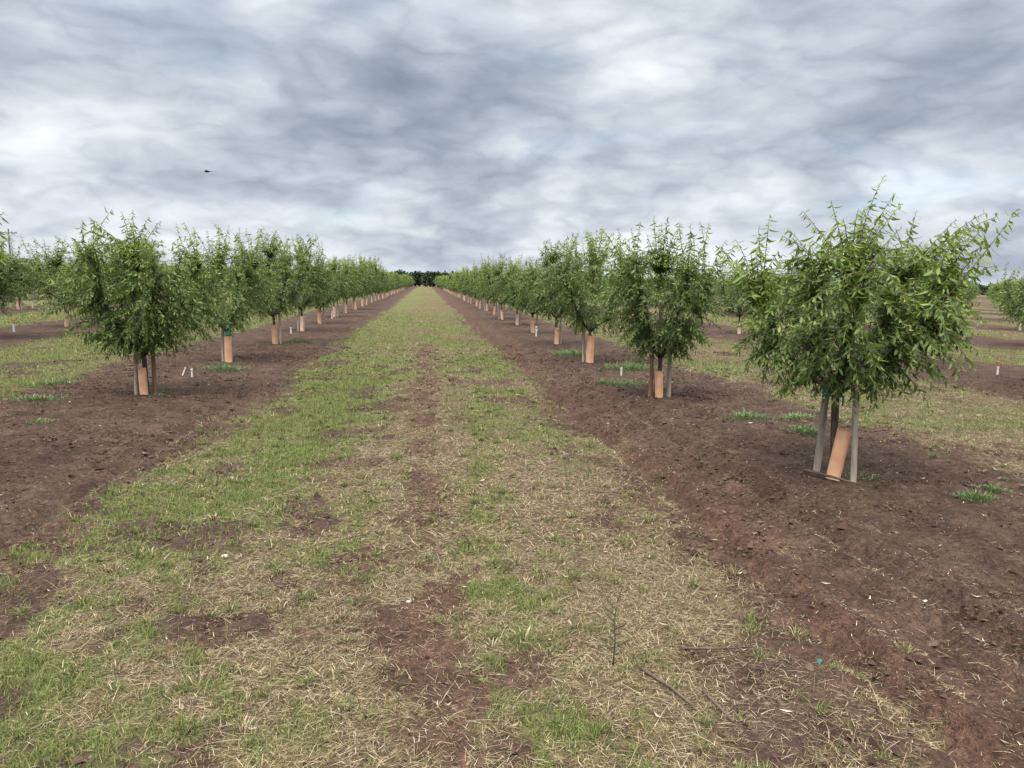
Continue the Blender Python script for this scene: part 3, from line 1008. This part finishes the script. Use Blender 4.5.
rngt = random.Random(3)
near_desc = {
    ('right', 0): "nearest almond tree on the right, large airy crown with long shoots against the sky",
    ('right', 1): "dense rounded almond tree second from the camera in the row right of the lane",
    ('left', 0): "almond tree mostly cut off by the left edge, only shoot tips showing",
    ('left', 1): "broad bushy almond tree standing alone at the near end of the left row",
}
for side, ys, x0 in (('right', right_y, 3.40), ('left', left_y, -3.78)):
    for i, y in enumerate(ys):
        x = x0 + (rngt.uniform(-.08, .08) if i > 1 else 0)
        if (side, i) == ('left', 0): x -= .13
        if (side, i) == ('right', 0): x = 3.53
        if (side, i) == ('right', 1): x = 3.36
        z = hz(x, y)
        if (side, i) == ('right', 0): o = put_tree([NEAR], 0, (x, y, z), 0, 1.0)
        elif (side, i) == ('left', 0): o = put_tree([LEFT_NEAR], 0, (x, y, z), 0, 1.0)
        elif (side, i) == ('right', 1): o = put_tree([RIGHT_SECOND], 0, (x, y, z), 0, 1.0)
        elif (side, i) == ('left', 1): o = put_tree([LEFT_SECOND], 0, (x, y, z), 0, 1.0)
        elif y < 62: o = put_tree(MID, i * 2 + (side == 'left'), (x, y, z), rngt.uniform(0, 6.28), rngt.uniform(.90, 1.10), rngt.uniform(.95, 1.07))
        else: o = put_tree(FAR, i + (side == 'left'), (x, y, z), rngt.uniform(0, 6.28), rngt.uniform(.85, 1.08), rngt.uniform(.90, 1.08))
        if i < 14:
            lab = near_desc.get((side, i), "green almond tree %s from the camera in the row %s of the lane" % (ORD[i], side))
            tag(o, lab, "tree", "almond trees along the %s side of the lane" % side)
        else:
            tag(o, "small distant almond tree beyond the fourteenth in the row %s of the lane" % side, "tree", "almond trees far along the %s side of the lane" % side)
        # guards and stakes
        gg, sg = "trunk guards along the %s row" % side, "stakes along the %s row" % side
        who = "%s tree of the %s row" % (ORD[i] if i < 14 else "", side)
        if (side, i) == ('right', 0):
            guard(3.50, 5.90, G_ORANGE, "orange carton trunk guard leaning between two grey stakes under the nearest right tree", gg, (0, R(8)), R(-31), 1.0)
            stake(3.47, 6.12, ST_GREY[0], "grey wooden stake left of the leaning orange guard", sg, (R(2), R(2)))
            stake(3.59, 5.74, ST_GREY[1], "grey wooden stake right of the leaning orange guard", sg, (R(-2), R(3)))
            tm = link("tie_tape", tie_mesh(), None, (3.50, 6.02, z + .70))
            tag(tm, "green tie tape wrapped round the trunk of the nearest right tree", "tie")
            continue
        if (side, i) == ('left', 0):
            continue
        if (side, i) == ('right', 1):
            guard(3.33, 10.22, G_ORANGE, "orange carton guard beside a red brown stake under the second tree of the right row", gg, (0, R(-4)), R(20), .88)
            stake(3.22, 10.3, ST_RED, "red brown wooden stake tight against the guard of the second right tree", sg, (0, R(-1)))
            stake(3.50, 10.32, ST_GREY[0], "pale grey stake right of the guard of the second right tree", sg)
            continue
        if (side, i) == ('left', 1):
            guard(-3.78, 10.5, G_ORANGE, "bright orange carton guard between two stakes under the nearest full left tree", gg, (0, R(-2)), R(12), .88)
            stake(-3.90, 10.55, ST_GREY[1], "pale grey stake left of the guard of the nearest full left tree", sg, (0, R(-1)))
            stake(-3.69, 10.62, ST_RED, "red brown stake right of the guard of the nearest full left tree", sg)
            continue
        if y > 140: continue
        pale = rngt.random() < (.4 if y < 30 else .55)
        lab = ("carton trunk guard of the %s" % who) if i < 14 else "tiny pale orange trunk guard beyond the fourteenth tree of the %s row" % side
        lab = ("faded pale " if pale else "orange ") + lab if i < 14 else lab
        if (side, i) == ('right', 2):
            guard(x - .02, y - .1, G_ORANGE, "wide orange carton guard under the third tree of the right row", gg, (0, R(2)), .4, 1.25)
        else:
            guard(x, y - .06, G_PALE if pale else G_ORANGE, lab, gg, (rngt.gauss(0, .05), rngt.gauss(0, .05)), rngt.uniform(0, 1.5), rngt.uniform(.95, 1.2))
        dx = rngt.choice((-.12, .13))
        lab = ("grey wooden stake beside the trunk of the %s" % who) if i < 14 else "thin grey stake beyond the fourteenth tree of the %s row" % side
        stake(x + dx, y + rngt.uniform(-.08, .1), ST_GREY[i % 2], lab, sg, (rngt.gauss(0, .03), rngt.gauss(0, .03)))
        if (side, i) == ('left', 2):
            tm = link("tie_tape", sleeve_mesh(), None, (x, y - .02, z + .47))
            tag(tm, "teal tie sleeve on the trunk of the third tree of the left row", "tie")

# ------------------------------------------------------------------ rows farther out
cands = []
for k in list(range(-9, -1)) + list(range(1, 11)):
    xr = ROW0 + PITCH_X * k
    if k > 0: ph = xr / .80 + 2.15
    else: ph = 2.4 if k == -2 else 6.15 + .35 * k
    ph = ph % 4.45
    y = ph
    while y < 196:
        if y > 3 and in_view(np.array([xr]), np.array([y]), 3.0)[0]:
            cands.append((math.hypot(xr, y), xr + rngt.uniform(-.1, .1), y + rngt.uniform(-.15, .15), k))
        y += 4.45
cands.sort()
shown = cands[:205]
rest = cands[205:]
seen = {}
for n, (d, x, y, k) in enumerate(shown):
    z = hz(x, y)
    side = "right" if k > 0 else "left"
    pr = MID if d < 34 else FAR
    o = put_tree(pr, n * 3 + k, (x, y, z), rngt.uniform(0, 6.28), rngt.uniform(1.08, 1.24) if k < 0 else rngt.uniform(.88, 1.04), rngt.uniform(.80, .90) if k < 0 else rngt.uniform(.92, 1.04))
    rk = k if k > 0 else -k - 1
    seen[k] = seen.get(k, 0) + 1
    rn = "%s parallel row %s of the lane" % (ORD[rk], side)
    if seen[k] <= 3 and rk <= 2:
        lab = "%s in the %s" % (["almond tree nearest the camera", "second almond tree from the camera", "third almond tree from the camera"][seen[k] - 1], rn)
    else:
        lab = "partly hidden distant almond tree in the %s" % rn
    tag(o, lab, "tree", "almond trees of the " + rn)
    if d < 60:
        guard(x, y - .06, G_PALE if n % 3 else G_ORANGE, "small carton guard in the " + rn, "trunk guards of the " + rn, (rngt.gauss(0, .05), rngt.gauss(0, .05)), rngt.uniform(0, 1.5), 1.05)
        stake(x + .12, y, ST_GREY[n % 2], "thin grey stake in the " + rn, "stakes of the " + rn)

# what is left of the orchard reads as one mass
def build_far_orchard():
    rng = np.random.default_rng(21)
    Bs, n = [], 110
    for d, x, y, k in rest:
        zf = rng.beta(1.3, 1.4, n)
        env = np.interp(zf, [0, .15, .4, .7, 1], [.6, .95, 1.1, .85, .3])
        a = rng.uniform(0, 6.283, n); r = env * np.sqrt(rng.uniform(.1, 1, n))
        Bs.append(np.stack([x + r * np.cos(a), y + r * np.sin(a), .72 + zf * 1.75], -1))
    B = np.vstack(Bs); m = len(B)
    D = rng.normal(0, 1, (m, 3)); D[:, 2] -= .5
    D /= np.linalg.norm(D, axis=1)[:, None]
    S = np.cross(D, rng.normal(0, 1, (m, 3))); S /= np.linalg.norm(S, axis=1)[:, None]
    L = rng.uniform(.22, .42, m)
    V, F3, F4 = leaf_mesh_arrays(B, D, S, L, L * .5, rng.uniform(0, .3, m))
    ti = np.clip(rng.normal(.25, .12, m) + (B[:, 2] - .8) * .2, 0, 1)
    w = MB()
    for d, x, y, k in rest:
        w.tube([(x, y, -.05), (x, y, .9), (x, y, 1.6)], [.05, .04, .02], 5, False)
    nb = w.n
    w.add(V, [F3, F4], 1)
    me = w.mesh("orchard_mass", [M_BARK, M_LEAF], False, fattr={'tint': np.concatenate([np.zeros(nb), np.repeat(ti, 6)])})
    tag(link("distant_orchard", me), "mass of far almond trees merging beyond the nearer rows", "orchard", kind='stuff')


build_far_orchard()


def build_far_wood():
    rng = np.random.default_rng(33)
    w = MB()
    Bs, Ls = [], []
    trees = []
    for i in range(420):
        x = rng.uniform(-230, 330); y = rng.uniform(212, 262)
        trees.append((x, y, rng.uniform(2.7, 4.1) + (.4 if abs(x) < 14 else 0)))
    for i in range(26):
        trees.append((rng.uniform(-9, 9), rng.uniform(208, 216), rng.uniform(3.0, 4.2)))
    for x, y, h in trees:
        w.tube([(x, y, -.1), (x + .1, y, h * .4), (x, y, h * .75)], [.2, .14, .06], 5, False)
        n = 240
        zf = rng.beta(1.2, 1.2, n)
        env = np.interp(zf, [0, .2, .5, .8, 1], [.5, .9, 1.0, .75, .25]) * h * .42
        a = rng.uniform(0, 6.283, n); r = env * np.sqrt(rng.uniform(.1, 1, n)) * (1 + .2 * np.sin(3 * a + x))
        Bs.append(np.stack([x + r * np.cos(a), y + r * np.sin(a), h * (.12 + .88 * zf)], -1))
        Ls.append(rng.uniform(.35, .8, n))
    B = np.vstack(Bs); L = np.concatenate(Ls); m = len(B)
    D = rng.normal(0, 1, (m, 3)); D /= np.linalg.norm(D, axis=1)[:, None]
    S = np.cross(D, rng.normal(0, 1, (m, 3))); S /= np.linalg.norm(S, axis=1)[:, None]
    V, F3, F4 = leaf_mesh_arrays(B, D, S, L, L * .7, rng.uniform(0, .3, m))
    ti = np.clip(rng.normal(.35, .2, m), 0, 1)
    nb = w.n
    w.add(V, [F3, F4], 1)
    me = w.mesh("far_wood", [M_BARK, M_FARLEAF], False, fattr={'tint': np.concatenate([np.zeros(nb), np.repeat(ti, 6)])})
    tag(link("far_wood", me), "dark wood closing the far end of the lane on the horizon", "wood", kind='stuff')


build_far_wood()

# ------------------------------------------------------------------ sprinklers at their places
SG = "micro sprinklers in the tree rows"
sprinkler(-3.77, 12.57, None, "white sprinkler stub on bare soil just beyond the bushy left tree", SG, .95)
sprinkler(-3.98, 12.75, False, "tilted white sprinkler beside the weeds beyond the bushy left tree", SG, .62, .4)
sprinkler(-3.88, 22.33, None, "small white sprinkler stub between the fourth and fifth left trees", SG, 1.2)
sprinkler(-3.76, 31.08, False, "tiny white sprinkler farthest along the left row", SG, 1.2)
sprinkler(3.44, 12.73, None, "white sprinkler stub between the second and third right trees", SG, .95)
sprinkler(3.30, 22.01, False, "small white sprinkler between the fourth and fifth right trees", SG, 1.2)
sprinkler(11.06, 13.2, True, "red topped white sprinkler on soil at the right edge", SG, 1.1)
sprinkler(-11.33, 22.14, True, "red topped white sprinkler on a soil strip at the left edge", SG, 1.45)
sprinkler(-18.58, 38.1, False, "white sprinkler far off under the trees near the left edge", SG, 1.4)


# ------------------------------------------------------------------ weeds on the soil strips
def weed(x, y, rad, h, n, label, seed, dry=.1):
    rng = np.random.default_rng(seed)
    n = int(n * 1.2)
    a = rng.uniform(0, 6.283, n); r = rad * rng.random(n) ** .7 * (1 + .35 * np.sin(3 * a + seed))
    px, py = r * np.cos(a) * 1.25, r * np.sin(a)
    P = np.stack([px, py, height(x + px, y + py) - hz(x, y) - .004], -1)
    L = h * rng.uniform(.4, 1.1, n) * (1.15 - .6 * r / rad)
    col = pick(rng, [(.09, .155, .045), (.12, .19, .065), (.07, .125, .045), (.15, .20, .085)], n)
    dr = rng.random(n) < dry
    col[dr] = pick(rng, STRAWS, int(dr.sum()))
    V, F, C = blades(P, a + rng.normal(0, .7, n), rng.uniform(.05, 1.1, n), L * rng.uniform(.35, 1.1, n), rng.uniform(.004, .011, n) * (1 + y * .03), col, 2, .55)
    o = link("weed_clump", mesh_np("weed_clump", V, F, [M_WEED], None, False, None, C), None, (x, y, hz(x, y)))
    tag(o, label, "weed", "weeds growing on the bare soil strips")


weed(4.28, 5.20, .13, .10, 260, "small weed clump right of the nearest right tree", 1)
weed(4.62, 5.42, .10, .09, 180, "pale weed tuft just behind the small clump right of the nearest tree", 2)
weed(5.00, 5.22, .15, .06, 190, "flat weed patch by the right edge of the dirt strip", 3)
weed(3.95, 8.65, .24, .15, 420, "bright green weed clump on soil between first and second right trees", 4)
weed(4.55, 8.55, .26, .11, 380, "wide low weed patch beside the grass behind the nearest right tree", 5)
weed(4.20, 7.75, .17, .15, 300, "upright weed clump nearest behind the nearest right tree", 6)
weed(3.05, 11.5, .40, .16, 420, "spreading weeds left of the second right tree", 7)
weed(3.35, 16.6, .5, .22, 520, "tall dense weeds under the third right tree", 8)
weed(3.9, 13.8, .55, .24, 600, "leafy weeds standing behind the second right tree", 9)
weed(-4.95, 10.0, .40, .12, 520, "broad grey green weed patch at the left edge near the bushy tree", 10, .25)
weed(-4.05, 8.3, .13, .08, 170, "small weed tuft on soil in front of the bushy left tree", 11)
weed(-3.55, 13.6, .35, .20, 480, "green weed clump on soil before the third left tree", 12)
weed(-3.4, 19.8, .5, .14, 380, "low weeds on soil by the fourth left tree", 13)
weed(-3.55, 10.35, .14, .10, 160, "little weed at the foot of the right stake under the bushy tree", 14, .3)
weed(3.75, 5.85, .14, .10, 140, "thin weeds at the foot of the right grey stake", 15, .3)
weed(-5.4, 11.6, .26, .15, 360, "weeds at the grass border left of the bushy tree", 16, .3)


def tall_weed(x, y):
    rng = np.random.default_rng(8)
    b = MB()
    P = np.array([(0, 0, -.01), (.006, 0, .10), (.0, .004, .20), (.012, 0, .30)])
    b.tube(P, [.0035, .003, .0022, .0012], 5)
    for z in np.linspace(.05, .28, 9):
        a = rng.uniform(0, 6.28); l = .05 * (1.2 - z * 2)
        b.tube([(0.004, 0, z), (math.cos(a) * l, math.sin(a) * l, z + .03), (math.cos(a) * l * 1.4, math.sin(a) * l * 1.4, z + .055)], [.0015, .003, .0008], 4)
    m = simple("dark_weed_stem", (.03, .04, .018), (.055, .065, .03), 40)
    tag(link("tall_weed", b.mesh("tall_weed", [m], True), None, (x, y, hz(x, y))), "thin dark upright weed stalk in the foreground straw", "weed")


tall_weed(.80, 2.92)

# ------------------------------------------------------------------ loose bits on the ground
def stick(pts, r, label, mat=M_STICK, name="stick"):
    b = MB()
    P = np.array(pts, float)
    base = P[0].copy()
    Z = height(P[:, 0], P[:, 1])
    P[:, 2] += Z
    base[2] = Z[0]
    b.tube(P - base, np.linspace(r, r * .55, len(P)), 7)
    tag(link(name, b.mesh(name, [mat], True), None, tuple(base)), label, "stick")


stick([(.90, 2.85, .012), (.98, 2.68, .02), (1.03, 2.56, .012)], .008, "short dark stick lying in the foreground straw")
stick([(1.10, 2.66, .012), (1.12, 2.55, .018), (1.14, 2.46, .012)], .007, "short dark twig right of the longer foreground stick")
stick([(1.12, 2.98, .016), (1.28, 2.96, .022), (1.45, 2.99, .014)], .006, "thin dark twig lying across the straw")
stick([(3.30, 6.02, .03), (3.45, 5.80, .028), (3.55, 5.62, .02)], .014, "dark red brown stick lying at the foot of the orange guard")


def stone(x, y, r, label, seed, mat=M_STONE, name="stone", cat="stone"):
    rng = np.random.default_rng(seed)
    b = MB()
    th = np.linspace(0, math.pi, 7)
    b.tube([(0, 0, r * .6 * -math.cos(t)) for t in th], np.maximum(np.sin(th), .05) * r * rng.uniform(.85, 1.1, 7), 9)
    V = b.v[0]
    V[:, 0] *= 1.2
    V += rng.normal(0, r * .07, V.shape)
    tag(link(name, b.mesh(name, [mat], True), None, (x, y, hz(x, y) + r * .35)), label, cat)


stone(2.66, 3.50, .016, "pale cream stone lying on bare soil at lower right", 1)
stone(3.36, 3.60, .022, "pale stone cut by the right edge of the photograph", 2)
stone(-.08, 3.62, .011, "tiny white pebble on the bare patch of the lane", 3)
stone(-1.15, 4.30, .018, "pale chip lying in the left grass", 4)


def scrap(x, y):
    g = np.linspace(-1, 1, 5)
    gx, gy = np.meshgrid(g, g)
    z = .010 * np.sin(gx * 2.4 + gy) + .012
    V = np.stack([gx.ravel() * .013, gy.ravel() * .008, z.ravel()], -1)
    i = np.arange(4)[:, None] * 5; j = np.arange(4)[None]
    Q = np.stack([i + j, i + j + 1, i + 6 + j, i + 5 + j], -1).reshape(-1, 4)
    b = MB()
    V2 = V.copy(); V2[:, 2] -= .002
    b.add(np.vstack([V, V2]), [Q, Q[:, ::-1] + 25])
    M_SCRAP = simple('dull_green_plastic', (.012, .075, .055), (.02, .12, .09), 60, .6, .3)
    tag(link("plastic_scrap", b.mesh("plastic_scrap", [M_SCRAP], True), None, (x, y, hz(x, y) + .006)), "small crumpled green plastic scrap on the edge of the soil", "scrap")


scrap(1.68, 2.83)


# ------------------------------------------------------------------ utility pole and bird far off
def utility_pole(x, y):
    o = empty("utility_pole", (x, y, 0), R(20))
    b = MB(); b.tube([(0, 0, -.3), (0, 0, 4), (0, 0, 9.4)], [.17, .15, .11], 10)
    link("post", b.mesh("post", [M_POLE], True), o)
    b = MB(); b.tube([(-1.25, .16, 8.7), (0, .16, 8.7), (1.25, .16, 8.7)], .075, 6)
    link("crossarm", b.mesh("crossarm", [M_POLE], False), o)
    for k in (-1.1, -.45, .45, 1.1):
        b = MB(); b.tube([(k, .16, 8.76), (k, .16, 8.86), (k, .16, 8.98)], [.04, .07, .03], 7)
        link("insulator", b.mesh("insulator", [M_POLE], True), o)
    tag(o, "far dark utility pole with a crossarm above the left orchard", "utility pole")


utility_pole(-72.4, 142.0)


def bird(loc):
    o = empty("bird", loc, R(10))
    b = MB()
    b.tube([(-.17, 0, .01), (-.13, 0, .015), (-.05, 0, 0), (.06, 0, .0), (.15, 0, .012), (.30, 0, .02)], [.006, .03, .05, .045, .02, .006], 8)
    for s in (-1, 1):
        V = np.array([(-.07, s * .03, .02), (.05, s * .03, .02), (.06, s * .17, .05), (-.05, s * .17, .06), (.08, s * .34, .02)])
        V2 = V - [0, 0, .012]
        F4 = np.array([(0, 1, 2, 3)]); F3 = np.array([(3, 2, 4)])
        sides = np.array([(0, 3, 8, 5), (3, 4, 9, 8), (4, 2, 7, 9), (2, 1, 6, 7)])
        b.add(np.vstack([V, V2]), [F4, F3, F4[:, ::-1] + 5, F3[:, ::-1] + 5, sides])
    link("body", b.mesh("body", [M_BIRD], False), o)
    tag(o, "small dark bird flying in the cloudy sky above the left row", "bird")


_d = (_f + _r2 * ((207 - 512) / 745.0) + _u2 * ((384 - 171.5) / 745.0)).normalized()
bird(tuple(Vector((0, 0, CAM_H)) + _d * 46.0))
